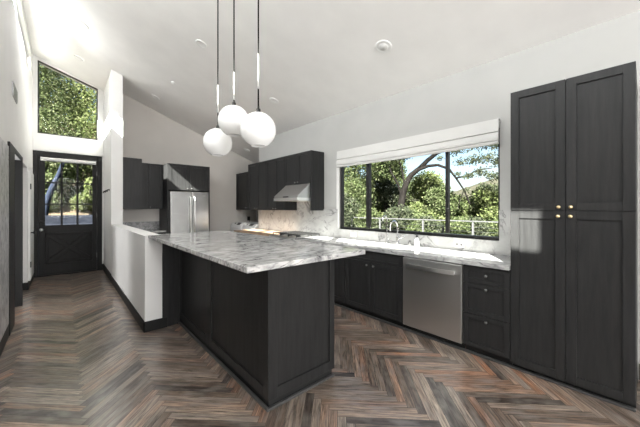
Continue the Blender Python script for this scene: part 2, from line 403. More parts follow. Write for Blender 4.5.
# baseboards
def bb(name, *a): return struct(B(*a).build(name, M['base'], bevel=.004))
bb('baseboard_left', XL, XL + .014, YB, 4.68, 0, .14)
bb('baseboard_front', .655, .70, YD - .014, YD, 0, .14)
m = MB(); m.box(.686, .70, 6.886, YD - .014, 0, .14); m.box(.686, .89, 6.886, 6.9, 0, .14); struct(m.build('baseboard_entry', M['base'], bevel=.003))
bb('baseboard_right', XR - .014, XR, YB, .03, 0, .14)
m = MB(); m.box(XL, XL + .014, o2b, YD, 0, .13); m.box(XL - T, XL + .014, o2b - .014, o2b, 0, .13); struct(m.build('baseboard_side', M['base'], bevel=.003))

# first opening: black lining and casing
m = MB(); m.box(XL, XL + .02, 4.69, o1a - .012, 0, 2.16); m.box(XL, XL + .02, o1a - .012, o2a, oz - .01, 2.16)
m.box(XL - .9, XL + .02, o1b - .02, o2a - .015, 0, oz - .01)
struct(m.build('trim_2', M['base'], bevel=.002), 'black casing around the passage in the left wall')
# mottled stone facing on the near part of the left wall
struct(B(XL, XL + .012, 2.6, 4.68, .14, 2.1).build('trim_3', M['stone']))
# white door with black hinges further along
d = struct(B(XL, XL + .03, 7.22, 8.02, .135, 2.08).build('door_2', M['trim'], bevel=.003), 'narrow white door with black hinges beside entry door')
for z in (1.80, .42): B(XL + .028, XL + .042, 7.20, 7.24, z - .05, z + .05).build('hinge', M['base'], d)
MB().tube([(XL + .03, 7.29, .98), (XL + .075, 7.29, .98)], .012).lathe([(0, 0), (.03, .006), (.033, .02), (.02, .034), (0, .036)], (XL + .06, 7.29, .98), 'x', 16).build('door_knob', M['base'], d)

# ------------------------------------------------------------------ entry door
d = empty('door_1', (.1, YD, 0)); struct(d, 'black dutch style entry door with nine glass panes and crossed lower panel')
y0, y1 = YD - .01, YD + .12
m = MB(); m.box(dx0, -.384, y0, y1, 0, 2.60); m.box(.582, dx1, y0, y1, 0, 2.60); m.box(-.384, .582, y0, y1, 2.49, 2.60)
m.build('door_frame', M['door'], d, .004)
B(-.384, .582, YD - .02, YD + .13, 0, .018).build('threshold', M['door'], d)
ly0, ly1 = YD + .03, YD + .075
gx = [-.28, .50]; gz = [1.055, 2.40]
m = MB(); m.box(-.38, gx[0], ly0, ly1, .02, 2.485); m.box(gx[1], .578, ly0, ly1, .02, 2.485); m.box(gx[0], gx[1], ly0, ly1, gz[1], 2.485)
m.box(gx[0], gx[1], ly0, ly1, .90, gz[0]); m.box(gx[0], gx[1], ly0, ly1, .02, .24); m.box(gx[0], gx[1], ly0 + .032, ly1 - .003, .24, .90)
leaf = m.build('door_leaf', M['door'], d, .003)
# crossed boards and frame of the lower panel
m = MB()
def bar(m, p, q, w, ya, yb):
    p = Vector(p); q = Vector(q); n = (q - p).normalized(); s_ = Vector((-n.y, n.x)) * w / 2
    m.prism([tuple(p + s_), tuple(p - s_), tuple(q - s_), tuple(q + s_)], 'y', ya, yb)
bar(m, (-.26, .26), (.48, .88), .09, ly0 + .004, ly0 + .034); bar(m, (-.26, .88), (.48, .26), .09, ly0 + .003, ly0 + .034)
m.box(gx[0], gx[0] + .05, ly0, ly0 + .02, .24, .90); m.box(gx[1] - .05, gx[1], ly0, ly0 + .02, .24, .90); m.box(gx[0], gx[1], ly0, ly0 + .02, .24, .29); m.box(gx[0], gx[1], ly0, ly0 + .02, .85, .90)
m.build('cross_panel', M['door'], d, .012)
m = MB()
for x in (-.02, .24): m.box(x - .017, x + .017, ly0 + .005, ly1 - .005, gz[0], gz[1])
for z in (1.50, 1.96): m.box(gx[0], gx[1], ly0 + .005, ly1 - .005, z - .016, z + .016)
m.build('muntin_grid', M['door'], d)
B(gx[0], gx[1], YD + .05, YD + .055, gz[0], gz[1]).build('glass_pane', M['glass'], d)
MB().tube([(-.335, ly0, .97), (-.335, ly0 - .05, .97)], .012).lathe([(0, 0), (.028, -.006), (.033, -.025), (.022, -.04), (0, -.042)], (-.335, ly0 - .035, .97), 'y', 20).build('door_knob', M['steelh'], d)
MB().lathe([(0, 0), (.03, 0), (.028, -.014), (0, -.016)], (-.335, ly0, 1.13), 'y', 20).build('deadbolt', M['metal'], d)
for z in (.35, 1.25, 2.2): B(.575, .59, ly0 - .01, ly0, z - .055, z + .055).build('hinge', M['nickel'], d)

t = empty('roller_shade', (.1, YD - .03, 2.39), 'rolled white roller shade across the top of the entry door glass', 'shade')
MB().tube([(-.335, YD - .03, 2.435), (.545, YD - .03, 2.435)], .04, 16).build('fabric_roll', M['fabric'], t)
for x in (-.345, .545): B(x, x + .01, YD - .07, YD + .03, 2.40, 2.475).build('end_bracket', M['steel'], t)
# three hooks on the stub wall
for k, y in enumerate((7.15, 7.5, 7.85)):
    m = MB().tube([(.70, y, 1.79), (.665, y, 1.78), (.655, y, 1.765), (.66, y, 1.745), (.648, y, 1.755)], .012, 8).lathe([(0, 0), (.018, 0), (.018, -.008), (0, -.008)], (.70, y, 1.785), 'x', 14)
    tag(m.build('coat_hook', M['base']), 'small black coat hook on the white wall right of the entry door, ' + ('nearest the kitchen', 'middle of three', 'nearest the door')[k], 'hook', 'coat hooks by the door')
t = empty('return_air_vent', (XL, 5.3, 2.87), 'small grey grille vent high on the left white wall', 'vent')
B(XL, XL + .01, 5.08, 5.50, 2.79, 2.96).build('vent_frame', M['cable'], t)
m = MB()
for i in range(7): m.box(XL + .01, XL + .016, 5.10, 5.48, 2.805 + i * .021, 2.815 + i * .021)
m.build('slats', M['dsteel'], t)

# ------------------------------------------------------------------ cabinet fronts
# a shaker front on a plane facing -X (axis 'x') or -Y (axis 'y'): u = along the wall, z = up
def front(u0, u1, z0, z1, p, parent, name='door', axis='x', th=.02, rail=.058, mat=None, handle=None, hm='nickel', rz=None):
    m = MB(); r = rail; rz = rz or rail
    def bx(a, b, c, e, d0, d1):
        if axis == 'x': m.box(p + d0, p + d1, a, b, c, e)
        else: m.box(a, b, p + d0, p + d1, c, e)
    bx(u0, u0 + r, z0, z1, 0, th); bx(u1 - r, u1, z0, z1, 0, th); bx(u0 + r, u1 - r, z0, z0 + rz, 0, th); bx(u0 + r, u1 - r, z1 - rz, z1, 0, th)
    bx(u0 + r, u1 - r, z0 + rz, z1 - rz, .012, th + .004)
    o = m.build(name, mat or M['cab'], parent, .0015)
    if handle:
        hu, hz = handle
        if axis == 'x': k = MB().lathe([(0, -.03), (.010, -.029), (.014, -.022), (.012, -.015), (.005, -.012), (.006, 0)], (p, hu, hz), 'x', 16)
        else: k = MB().lathe([(0, -.03), (.010, -.029), (.014, -.022), (.012, -.015), (.005, -.012), (.006, 0)], (hu, p, hz), 'y', 16)
        k.build('knob', M[hm], o)
    return o
g = .002
XC = 2.93   # base cabinet door plane
def base_unit(y0, y1, label, doors, group='base cabinets along the window wall', top=.868):
    t = empty('base_cabinet', (XC + .3, (y0 + y1) / 2, 0), label, 'cabinet', group)
    B(XC + .02, XR - .002, y0 + .001, y1 - .001, .09, .872).build('carcass', M['cab'], t)
    B(XC + .07, XC + .085, y0 + .001, y1 - .001, 0, .09).build('toe_kick', M['toe'], t)
    return t
# drawers right of the dishwasher
t = base_unit(.787, 1.185, 'charcoal base cabinet with three drawers between dishwasher and tall pantry', 0)
yc = .975
for z0, z1 in ((.705, .862), (.408, .700), (.095, .403)): front(.787 + g, 1.185 - g, z0, z1, XC, t, 'drawer', handle=(yc, (z1 - .04) if z1 < .8 else .79), rail=.045, rz=.04)
# sink base
t = base_unit(1.86, 2.78, 'charcoal two door sink cabinet left of the dishwasher', 0)
front(1.86 + g, 2.78 - g, .735, .862, XC, t, 'drawer_front', rail=.055, rz=.03)
front(1.86 + g, 2.319 - g, .095, .728, XC, t, 'door', handle=(2.27, .685)); front(2.323, 2.78 - g, .095, .728, XC, t, 'door', handle=(2.375, .685))
t = base_unit(2.785, 3.90, 'charcoal base cabinet seen behind the island corner, right of the range', 0)
front(2.785 + g, 3.34 - g, .735, .862, XC, t, 'drawer', handle=(3.06, .80), rail=.05, rz=.03); front(3.342, 3.90 - g, .735, .862, XC, t, 'drawer', handle=(3.62, .80), rail=.05, rz=.03)
front(2.785 + g, 3.34 - g, .095, .728, XC, t, 'door', handle=(3.29, .685)); front(3.342, 3.90 - g, .095, .728, XC, t, 'door', handle=(3.39, .685))
t = base_unit(4.69, 6.20, 'charcoal base cabinet under the wooden worktop beyond the range', 0)
for i in range(3): front(4.69 + i * .503 + g, 4.69 + (i + 1) * .503 - g, .095, .862, XC, t, 'door', handle=(4.74 + i * .503, .8))
# floor shoe moulding
struct(B(XC + .035, XC + .068, .04, 3.90, 0, .022).build('trim_4', M['shoe'], bevel=.006))

# dishwasher
t = empty('dishwasher', (XC + .3, 1.525, 0), 'stainless steel dishwasher with bowed bar handle under the counter', 'dishwasher')
B(XC + .02, XR - .02, 1.192, 1.852, .09, .868).build('body', M['dsteel'], t)
B(XC - .012, XC + .02, 1.195, 1.85, .085, .858, .006).build('door', M['steel'], t)
B(XC + .06, XC + .075, 1.192, 1.852, 0, .085).build('toe_kick', M['toe'], t)
m = MB(); n = 12; pts = []
for i in range(n + 1):
    s_ = i / n; y = 1.255 + s_ * .535; pts.append((XC - .045 - .022 * math.sin(PI * s_), y, .775))
vs = []
for x, y, z in pts: vs += [(x, y, z - .021), (x, y, z + .021), (x + .012, y, z + .021), (x + .012, y, z - .021)]
m.add(vs, [(i * 4 + k, i * 4 + (k + 1) % 4, (i + 1) * 4 + (k + 1) % 4, (i + 1) * 4 + k) for i in range(n) for k in range(4)] + [(0, 1, 2, 3), (n * 4 + 3, n * 4 + 2, n * 4 + 1, n * 4)])
m.box(XC - .045, XC - .012, 1.262, 1.285, .76, .79); m.box(XC - .045, XC - .012, 1.762, 1.785, .76, .79)
m.build('handle', M['steelh'], t)

# pantry
t = empty('pantry_cabinet', (XC + .3, .41, 0), 'tall charcoal pantry cabinet with four shaker doors and brass knobs', 'cabinet')
B(XC + .02, XR - .002, .041, .783, .075, 2.425).build('carcass', M['cab'], t)
B(XC + .07, XR - .002, .041, .783, 0, .075).build('toe_kick', M['toe'], t)
kw = dict(rail=.062, hm='brass')
front(.413, .783, 1.399, 2.427, XC, t, 'door', handle=(.452, 1.427), **kw); front(.041, .409, 1.399, 2.427, XC, t, 'door', handle=(.379, 1.427), **kw)
front(.413, .783, .065, 1.394, XC, t, 'door', handle=(.455, 1.355), **kw); front(.041, .409, .065, 1.394, XC, t, 'door', handle=(.381, 1.355), **kw)

# ------------------------------------------------------------------ worktops
XE = 2.905
SY0, SY1, SX0, SX1 = 1.98, 2.72, 3.00, 3.36
m = MB(); z0, z1 = .874, .914
m.box(XE, SX0, .787, 3.90, z0, z1); m.box(SX1, XR - .002, .787, 3.90, z0, z1); m.box(SX0, SX1, .787, SY0, z0, z1); m.box(SX0, SX1, SY1, 3.90, z0, z1)
tag(m.build('worktop', M['quartz']), 'long pale grey marble worktop under the window', 'countertop')
t = empty('sink', (3.18, 2.35, .70), 'undermount stainless sink in the window worktop', 'sink')
m = MB(); q = .006
m.box(SX0 - q, SX0, SY0, SY1, .70, .874); m.box(SX1, SX1 + q, SY0, SY1, .70, .874); m.box(SX0, SX1, SY0 - q, SY0, .70, .874); m.box(SX0, SX1, SY1, SY1 + q, .70, .874); m.box(SX0, SX1, SY0, SY1, .694, .70)
m.build('basin', M['steel'], t)
MB().lathe([(0, 0), (.04, 0), (.042, .004), (.03, .004), (0, .002)], (3.18, 2.35, .70)).build('drain', M['chrome'], t)
tag(B(XE, XR - .002, 4.69, 6.22, z0, z1, .004).build('worktop', M['butcher']), 'orange brown butcher block worktop left of the range', 'countertop')
# backsplash slab around the window
m = MB(); a, b = XR - .018, XR; zb = 1.398
m.box(a, b, .787, WY0 - .0, .914, zb); m.box(a, b, WY0, WY1 + .03, .914, WZ0 - .002); m.box(a, b, WY1 + .03, 3.89, .914, zb); m.box(a, b, 3.89, 4.69, .914, 1.60); m.box(a, b, 4.69, yn, .914, 1.372)
struct(m.build('trim_5', M['splash']), 'white veined marble backsplash')
struct(B(XR - .005, XR + .03, WY0 - .01, WY1 + .01, WZ0 - .012, WZ0).build('trim_6', M['splash']))
# window casing left side
struct(B(XR - .012, XR, WY1 + .005, WY1 + .06, WZ0, 2.15).build('trim_7', M['trim']))

def outlet(name, loc, axis, w, h, label, mat='plastic', det='bplastic'):
    x, y, z = loc; t = empty(name, loc, label, 'outlet')
    if axis == 'x':
        B(x - .006, x, y - w / 2, y + w / 2, z - h / 2, z + h / 2, .002).build('cover_plate', M[mat], t)
        for s_ in (-1, 1): B(x - .008, x - .006, y + s_ * w * .22 - .012, y + s_ * w * .22 + .012, z - .014, z + .014).build('socket', M[det], t)
    else:
        B(x - w / 2, x + w / 2, y - .006, y, z - h / 2, z + h / 2, .002).build('cover_plate', M[mat], t)
    return t
outlet('wall_outlet', (XR - .018, 3.16, .985), 'x', .115, .07, 'white wall outlet on the backsplash at the left end of the window', det='white')
outlet('wall_outlet', (XR - .018, 1.475, .985), 'x', .115, .07, 'white wall outlet on the backsplash below the right window pane', det='nickel')
t = outlet('power_plug', (4.13, YK, 1.11), 'y', .09, .12, 'black plugged outlet on the back wall above the washing machines', 'bplastic')
MB().tube([(4.13, YK - .02, 1.09), (4.135, YK - .04, 1.03), (4.15, YK - .03, .9)], .009, 8).build('power_cord', M['bplastic'], t)

# faucets
t = empty('kitchen_faucet', (3.42, 2.25, .914), 'chrome gooseneck kitchen faucet, the right one of the two at the sink', 'faucet')
MB().lathe([(0, 0), (.028, 0), (.028, .012), (.019, .02), (.017, .11), (0, .112)], (3.42, 2.25, .914)).build('faucet_body', M['chrome'], t)
pts = [(3.42, 2.25, 1.02), (3.42, 2.25, 1.16)] + [(3.42 - .085 + .085 * math.cos(a), 2.25 - .0, 1.16 + .085 * math.sin(a)) for a in [PI * k / 8 for k in range(1, 9)]] + [(3.25, 2.25, 1.10)]
MB().tube(pts, .011, 10).build('spout', M['chrome'], t)
MB().tube([(3.42, 2.25, 1.0), (3.42, 2.18, 1.02), (3.42, 2.14, 1.045)], [.012, .007, .006], 8).build('lever', M['chrome'], t)
t = empty('filter_faucet', (3.43, 2.43, .914), 'tall slim chrome faucet, the left one of the two at the sink', 'faucet')
MB().lathe([(0, 0), (.022, 0), (.022, .01), (.014, .016), (.013, .07), (0, .072)], (3.43, 2.43, .914)).build('faucet_body', M['chrome'], t)
pts = [(3.43, 2.43, .98), (3.43, 2.43, 1.26)] + [(3.43 - .05 + .05 * math.cos(a), 2.43, 1.26 + .05 * math.sin(a)) for a in [PI * k / 8 for k in range(1, 9)]] + [(3.33, 2.43, 1.23)]
MB().tube(pts, .008, 10).build('spout', M['chrome'], t)
MB().tube([(3.43, 2.43, .97), (3.43, 2.385, .985)], .006, 8).build('lever', M['chrome'], t)
tag(MB().lathe([(0, 0), (.02, 0), (.02, .05), (.016, .06), (.012, .062), (.012, .075), (0, .075)], (3.46, 2.09, .914)).build('soap_dispenser', M['nickel']), 'short dark metal dispenser standing right of the faucets', 'dispenser')
t = empty('soap_bottle', (3.42, 1.96, .914), 'clear white soap bottle with black pump on the worktop', 'bottle')
MB().lathe([(0, 0), (.028, 0), (.03, .01), (.03, .10), (.022, .118), (.013, .124), (.013, .13), (0, .13)], (3.42, 1.96, .914)).build('bottle_body', M['white'], t)
MB().lathe([(0, .13), (.015, .13), (.015, .148), (.005, .15), (.005, .168), (0, .168)], (3.42, 1.96, .914)).tube([(3.42, 1.96, 1.08), (3.375, 1.96, 1.078)], .006, 8).build('pump', M['bplastic'], t)

# ------------------------------------------------------------------ range and hood
t = empty('gas_range', (3.2, 4.295, 0), 'stainless gas range with black grates between worktops', 'stove')
B(2.93, 3.54, 3.905, 4.685, .03, .905, .004).build('body', M['steel'], t)
B(2.885, 2.93, 3.91, 4.68, .16, .72, .005).build('oven_door', M['steel'], t)
MB().tube([(2.84, 3.97, .67), (2.84, 4.62, .67)], .012).box(2.84, 2.886, 3.98, 4.0, .66, .68).box(2.84, 2.886, 4.59, 4.61, .66, .68).build('oven_handle', M['steelh'], t)
B(2.88, 2.93, 3.91, 4.68, .74, .905, .006).build('control_panel', M['steel'], t)
for i in range(5): MB().lathe([(0, -.035), (.018, -.034), (.021, 0)], (2.88, 4.02 + i * .137, .825), 'x', 16).build('control_knob', M['steelh'], t)
B(2.90, 3.53, 3.915, 4.675, .905, .918, .003).build('cooktop', M['steel'], t)
def grate(yc_):
    m = MB(); z0, z1 = .95, .962
    for y in (yc_ - .115, yc_ - .04, yc_ + .04, yc_ + .115): m.box(2.96, 3.48, y - .006, y + .006, z0, z1)
    for x in (2.965, 3.09, 3.22, 3.35, 3.475): m.box(x - .006, x + .006, yc_ - .12, yc_ + .12, z0, z1)
    for x in (2.965, 3.475):
        for y in (yc_ - .115, yc_ + .115): m.box(x - .006, x + .006, y - .006, y + .006, .918, z0)
    m.build('grate', M['iron'], t)
    for x in (3.09, 3.35): MB().lathe([(0, 0), (.045, 0), (.04, .014), (.025, .018), (0, .018)], (x, yc_, .918)).build('burner', M['iron'], t)
for k in range(3): grate(4.045 + .25 * k)

t = empty('range_hood', (3.25, 4.305, 1.55), 'sloped stainless range hood under the small wall cabinet', 'hood')
hy0, hy1 = 3.925, 4.66
MB().prism([(2.985, 1.60), (2.985, 1.635), (3.25, 1.855), (3.54, 1.855), (3.54, 1.60)], 'y', hy0, hy1).build('canopy', M['steel'], t, .002)
B(2.975, 3.54, hy0 - .003, hy1 + .003, 1.55, 1.60).build('hood_lip', M['steelh'], t)
B(2.978, 2.986, 4.2, 4.36, 1.608, 1.628).build('control_strip', M['bplastic'], t)

# ------------------------------------------------------------------ wall cabinets over the counter
XU = 3.25
def wall_unit(y0, y1, z0, z1, label, splits, knobs, extra=None):
    t = empty('wall_cabinet', (3.4, (y0 + y1) / 2, z0), label, 'cabinet', 'wall cabinets beside the hood')
    B(XU + .02, XR - .002, y0 + .001, y1 - .001, z0, z1).build('carcass', M['cab'], t)
    ys = [y0] + splits + [y1]
    for i in range(len(ys) - 1): front(ys[i] + g, ys[i + 1] - g, z0, z1, XU, t, 'door', handle=(knobs[i], z0 + .035), rail=.055)
    return t
wall_unit(5.395, 6.20, 1.375, 2.435, 'charcoal two door wall cabinet at the far left end of the run', [5.80], [5.75, 5.85])
wall_unit(4.70, 5.39, 1.375, 2.435, 'charcoal two door wall cabinet directly left of the hood', [5.045], [5.0, 5.09])
t = wall_unit(3.915, 4.695, 1.86, 2.435, 'short charcoal wall cabinet above the range hood', [4.30], [4.26, 4.34])
B(XU, XR - .002, 3.885, 3.913, 1.375, 2.435).build('end_panel', M['cab'], t)
t = empty('laundry_cabinet', (4.05, 7.2, 1.37), 'dark overhead cabinet in the laundry nook beyond the wall end', 'cabinet')
B(3.75, XN - .002, 6.55, YK - .01, 1.37, 2.40).build('carcass', M['cab'], t)
front(6.55, 7.19, 1.37, 2.40, 3.73, t, 'door', handle=(7.15, 1.42)); front(7.194, YK - .012, 1.37, 2.40, 3.73, t, 'door', handle=(7.24, 1.42))

# washing machines
def washer():
    t = empty('washing_machine', (3.85, 7.41, 0), 'white front loading washing machine in the nook, the left one against the back wall', 'washing machine', 'laundry machines in the nook')
    a0, a1, b0, b1 = 3.52, 4.2, 7.085, 7.755
    MB().prism([(a0, .04), (a0, .88), (a0 + .02, .96), (a0 + .09, 1.02), (a1, 1.02), (a1, .04)], 'y', b0, b1).build('body', M['white'], t, .02)
    m = MB().lathe([(.24, 0), (.25, -.02), (.22, -.04), (.17, -.045), (.16, -.02)], (a0, 7.42, .50), 'x', 32); m.build('door_ring', M['steelh'], t)
    MB().lathe([(.165, -.02), (.12, -.05), (0, -.06)], (a0, 7.42, .50), 'x', 32).build('door_glass', M['bplastic'], t)
    s_ = Vector((a0 + .02, 0, .96)); e_ = Vector((a0 + .09, 0, 1.02)); n_ = Vector((-.06, 0, .07)).normalized() * .004
    def pan(ya, yb, name, mat, u0=.15, u1=.85):
        p, q = s_.lerp(e_, u0), s_.lerp(e_, u1)
        vs = [(v.x + k * n_.x, y, v.z + k * n_.z) for y in (ya, yb) for v in (p, q) for k in (-1, 1)]
        MB().add(vs, [(0, 1, 3, 2), (4, 6, 7, 5), (0, 4, 5, 1), (2, 3, 7, 6), (0, 2, 6, 4), (1, 5, 7, 3)]).build(name, M[mat], t)
    pan(7.24, 7.42, 'display', 'bplastic', .05, .95); pan(7.52, 7.57, 'dial', 'bplastic', .25, .75)
    return t
w1 = washer(); w2 = copy_tree(w1); w2.location.y -= .69
w2['label'] = 'white front loading machine in the nook, the right one beside the wooden worktop'

# ------------------------------------------------------------------ refrigerator and its cabinets
M['fsteel'] = steel('fridge_stainless_steel', (.48, .48, .475), .22)
t = empty('refrigerator', (2.22, 7.4, 0), 'stainless steel two door refrigerator against the back wall', 'refrigerator')
fx0, fx1, fm = 1.785, 2.655, 2.262
B(fx0, fx1, 7.13, 7.80, .03, 1.80, .004).build('body', M['dsteel'], t)
B(fx0 + .002, fm - .003, 7.05, 7.13, .62, 1.80, .012).build('left_door', M['fsteel'], t)
B(fm + .003, fx1 - .002, 7.05, 7.13, .62, 1.80, .012).build('right_door', M['fsteel'], t)
B(fx0 + .002, fx1 - .002, 7.05, 7.13, .06, .61, .012).build('freezer_drawer', M['fsteel'], t)
for x in (fm - .045, fm + .045):
    MB().tube([(x, 7.05, .78), (x, 7.0, .80), (x, 6.995, 1.2), (x, 7.0, 1.66), (x, 7.05, 1.68)], .012, 10).build('door_handle', M['steelh'], t)
MB().tube([(1.9, 7.05, .55), (1.9, 7.0, .55), (2.55, 7.0, .55), (2.55, 7.05, .55)], .012, 10).build('drawer_handle', M['steelh'], t)
B(2.50, 2.57, 7.046, 7.05, 1.70, 1.715).build('badge', M['nickel'], t)
t = empty('fridge_surround', (2.22, 7.5, 0), 'charcoal cabinet with two doors above and panels around the refrigerator', 'cabinet')
B(1.75, 1.775, 7.12, YK - .002, 0, 2.43).build('side_panel', M['cab'], t)
B(2.675, 2.70, 7.12, YK - .002, 0, 2.43).build('side_panel', M['cab'], t)
B(1.775, 2.675, 7.14, YK - .002, 1.83, 2.43).build('carcass', M['cab'], t)
front(1.777, 2.222, 1.835, 2.43, 7.12, t, 'door', 'y', handle=(2.18, 1.875), rail=.06); front(2.226, 2.673, 1.835, 2.43, 7.12, t, 'door', 'y', handle=(2.27, 1.875), rail=.06)

t = empty('corner_cabinet', (1.05, 7.3, 1.42), 'dark wall cabinet with plain end panel beside the stub wall', 'cabinet')
B(.892, 1.20, 6.905, YK - .002, 1.40, 2.435).build('carcass', M['cab'], t)
B(1.2, 1.22, 6.91, 7.49, 1.40, 2.435).build('door', M['cab'], t)
t = empty('back_wall_cabinet', (1.5, 7.66, 1.42), 'dark wall cabinet between the corner cabinet and the refrigerator', 'cabinet')
B(1.225, 1.748, 7.52, YK - .002, 1.40, 2.435).build('carcass', M['cab'], t)
front(1.45, 1.746, 1.40, 2.435, 7.5, t, 'door', 'y', handle=(1.485, 1.44), rail=.05)
B(1.225, 1.447, 7.5, 7.52, 1.40, 2.435).build('filler_panel', M['cab'], t)
t = empty('back_base_cabinet', (1.3, 7.5, 0), 'dark base cabinet in the back corner under the marble top', 'cabinet')
B(.892, 1.745, 7.24, YK - .002, .09, .874).build('carcass', M['cab'], t); B(.892, 1.745, 7.30, YK - .002, 0, .09).build('toe_kick', M['toe'], t)
front(.9, 1.31, .1, .865, 7.22, t, 'door', 'y', handle=(1.27, .8)); front(1.314, 1.743, .1, .865, 7.22, t, 'door', 'y', handle=(1.36, .8))
tag(B(.892, 1.748, 7.19, YK - .002, .876, .914, .003).build('worktop', M['quartz']), 'small pale marble worktop in the back corner left of the refrigerator', 'countertop')
struct(B(.892, 1.748, YK - .018, YK, .914, 1.10).build('trim_8', M['dmarble']))

# ------------------------------------------------------------------ low wall and island
struct(MB().box(.70, .88, 3.80, 6.88, 0, 1.10).build('wall_low', M['wall'], bevel=.004))
m = MB(); m.box(.686, .70, 3.786, 6.88, 0, .12); m.box(.686, .93, 3.786, 3.80, 0, .12); struct(m.build('baseboard_low', M['base'], bevel=.003))
IX0, IX1, IY0, IY1, IZ = 1.075, 1.725, 1.755, 3.86, 1.068
t = empty('kitchen_island', (1.39, 2.8, 0), 'charcoal shaker panelled kitchen island body on herringbone floor', 'island')
B(IX0 + .02, IX1 - .02, IY0 + .02, IY1, .06, IZ).build('carcass', M['cab'], t)
# side facing the left: three panels
front(IY0, 2.88, .06, IZ, IX0, t, 'side_panel', 'x', rail=.075, rz=.075, th=.022)
front(2.882, IY1, .06, IZ, IX0, t, 'side_panel', 'x', rail=.075, rz=.075, th=.022)
front(IX0 + .0225, IX1, .06, IZ, IY0, t, 'end_panel', 'y', rail=.055, rz=.075, th=.022)
B(IX1 - .02, IX1 + .01, IY0 + .03, IY1, .10, IZ).build('back_doors', M['cab'], t)
B(.884, IX0 + .0, IY1 - .05, IY1, 0, IZ).build('return_panel', M['cab'], t)
m = MB(); m.box(IX0 + .012, IX1 - .02, IY0 + .012, IY1, 0, .06); m.build('plinth', M['toe'], t)
m = MB(); m.box(IX0 - .018, IX0 + .006, IY0 - .018, IY1 - .05, 0, .022); m.box(IX0 + .006, IX1 - .015, IY0 - .018, IY0 + .006, 0, .022); m.build('shoe_moulding', M['shoe'], t, .006)
cx0, cx1, cy0, cy1 = .73, 1.712, 1.405, 3.93
m = MB(); m.box(cx0, cx1, cy0, 3.797, 1.07, 1.105, .005); m.box(.885, cx1, 3.797, cy1, 1.07, 1.105)
tag(m.build('island_worktop', M['granite']), 'large grey veined granite slab on top of the island', 'countertop')

# ------------------------------------------------------------------ pendants
M['cord'] = plain('black_cord', (.006, .006, .006), .8, 0, .05)
M['painted_sun_band'] = plain('sunlit_cord_paint', (.40, .40, .39), .5, .3)  # pale cord colour standing in for the band of sun
def pendant():
    t = empty('pendant_light', (1.24, 3.04, 2.12), '', 'pendant light', 'globe pendants over the island')
    R = .15; prof = []
    for k in range(0, 19):
        a = PI * (.02 + .845 * k / 18); prof.append((R * math.sin(a), R * math.cos(a)))
    gl = MB().lathe(prof, (1.24, 3.04, 2.12), n=40).build('globe', M['opal'], t)
    rb = prof[-1][0]; zb_ = prof[-1][1]
    MB().lathe([(rb, zb_), (rb * .96, zb_ + .006), (0, zb_ + .006)], (1.24, 3.04, 2.12), n=40).build('lower_rim', M['opal'], t)
    MB().lathe([(0, .205), (.008, .205), (.01, .185), (.018, .18), (.024, .15), (.026, .14), (0, .14)], (1.24, 3.04, 2.12), n=20).build('cap', M['metal'], t)
    return t
spots = [(3.04, 2.12, 'lowest and leftmost white globe pendant hanging over the island'), (2.65, 2.262, 'middle white globe pendant, the highest of three over the island'), (2.20, 2.087, 'rightmost and largest looking white globe pendant over the island')]
p0 = pendant(); zt_ = zc(1.24)
for i, (y, z, lab) in enumerate(spots):
    o = p0 if i == 0 else copy_tree(p0)
    o.location = (1.24 if i != 2 else 1.25, y, z); o['label'] = lab
for i, (y, z, lab) in enumerate(spots):
    r = [o for o in C.objects if o.get('label') == lab][0]; x = r.location.x
    MB().tube([(x, y, z + .19), (x, y, 2.44)], .0065, 10).build('stem', M['cord'], r)
    MB().tube([(x, y, 2.44), (x, y, 2.735)], .0062, 10).build('painted_sun_band', M['painted_sun_band'], r)  # stretch of cord with the sun band put into its colour
    MB().tube([(x, y, 2.735), (x, y, zc(x) - .01)], .0062, 10).build('cord', M['cord'], r)
    MB().lathe([(0, -.03), (.06, -.03), (.06, .03), (0, .03)], (x, y, zc(x) - .005), n=24).build('ceiling_canopy', M['metal'], r)

# ceiling fixtures
nrm = Vector((SL, 0, 1)).normalized()
def on_ceiling(o, x, y):
    o.location = (x, y, zc(x)); o.rotation_euler = (0, math.atan(SL), 0)
def downlight():
    t = empty('recessed_light', (0, 0, 0), '', 'ceiling light', 'recessed lights in the sloped ceiling')
    MB().lathe([(.052, -.004), (.056, -.009), (.078, -.008), (.084, 0), (.052, 0)], (0, 0, 0), n=32).build('trim_ring', M['plastic'], t)
    MB().lathe([(0, -.003), (.053, -.003)], (0, 0, 0), n=32).build('lens', M['glow'], t)
    return t
DL = [(.23, 5.86, 'small recessed light high on the ceiling left of the near pendants, above entry'), (.23, 7.21, 'recessed light on the ceiling right above the raked entry window'),
      (1.5, 7.06, 'recessed light on the ceiling just right of the stub wall top'), (1.51, 4.31, 'recessed light on the ceiling left of the pendant cords'),
      (2.81, 4.39, 'recessed light on the ceiling right of the rightmost pendant'), (3.73, 7.18, 'recessed light on the far ceiling corner beyond the pendant globes')]
d0 = downlight()
for i, (x, y, lab) in enumerate(DL):
    o = d0 if i == 0 else copy_tree(d0); on_ceiling(o, x, y); o['label'] = lab
t = empty('ceiling_speaker', (0, 0, 0), 'round white ceiling disc with raised centre above the sink window', 'ceiling fixture')
MB().lathe([(0, -.012), (.05, -.012), (.056, -.006), (.075, -.006), (.088, -.012), (.098, 0)], (0, 0, 0), n=40).build('disc_ring', M['plastic'], t)
MB().lathe([(0, -.02), (.04, -.018), (.046, -.012)], (0, 0, 0), n=32).build('disc_centre', M['fabric'], t)
on_ceiling(t, 2.83, 2.05)
o = MB().lathe([(0, -.03), (.02, -.028), (.035, -.008), (.04, 0)], (0, 0, 0), n=24).build('smoke_sensor', M['plastic'])
tag(o, 'tiny white sensor on the ceiling near the stub wall', 'sensor'); on_ceiling(o, 1.56, 5.94)

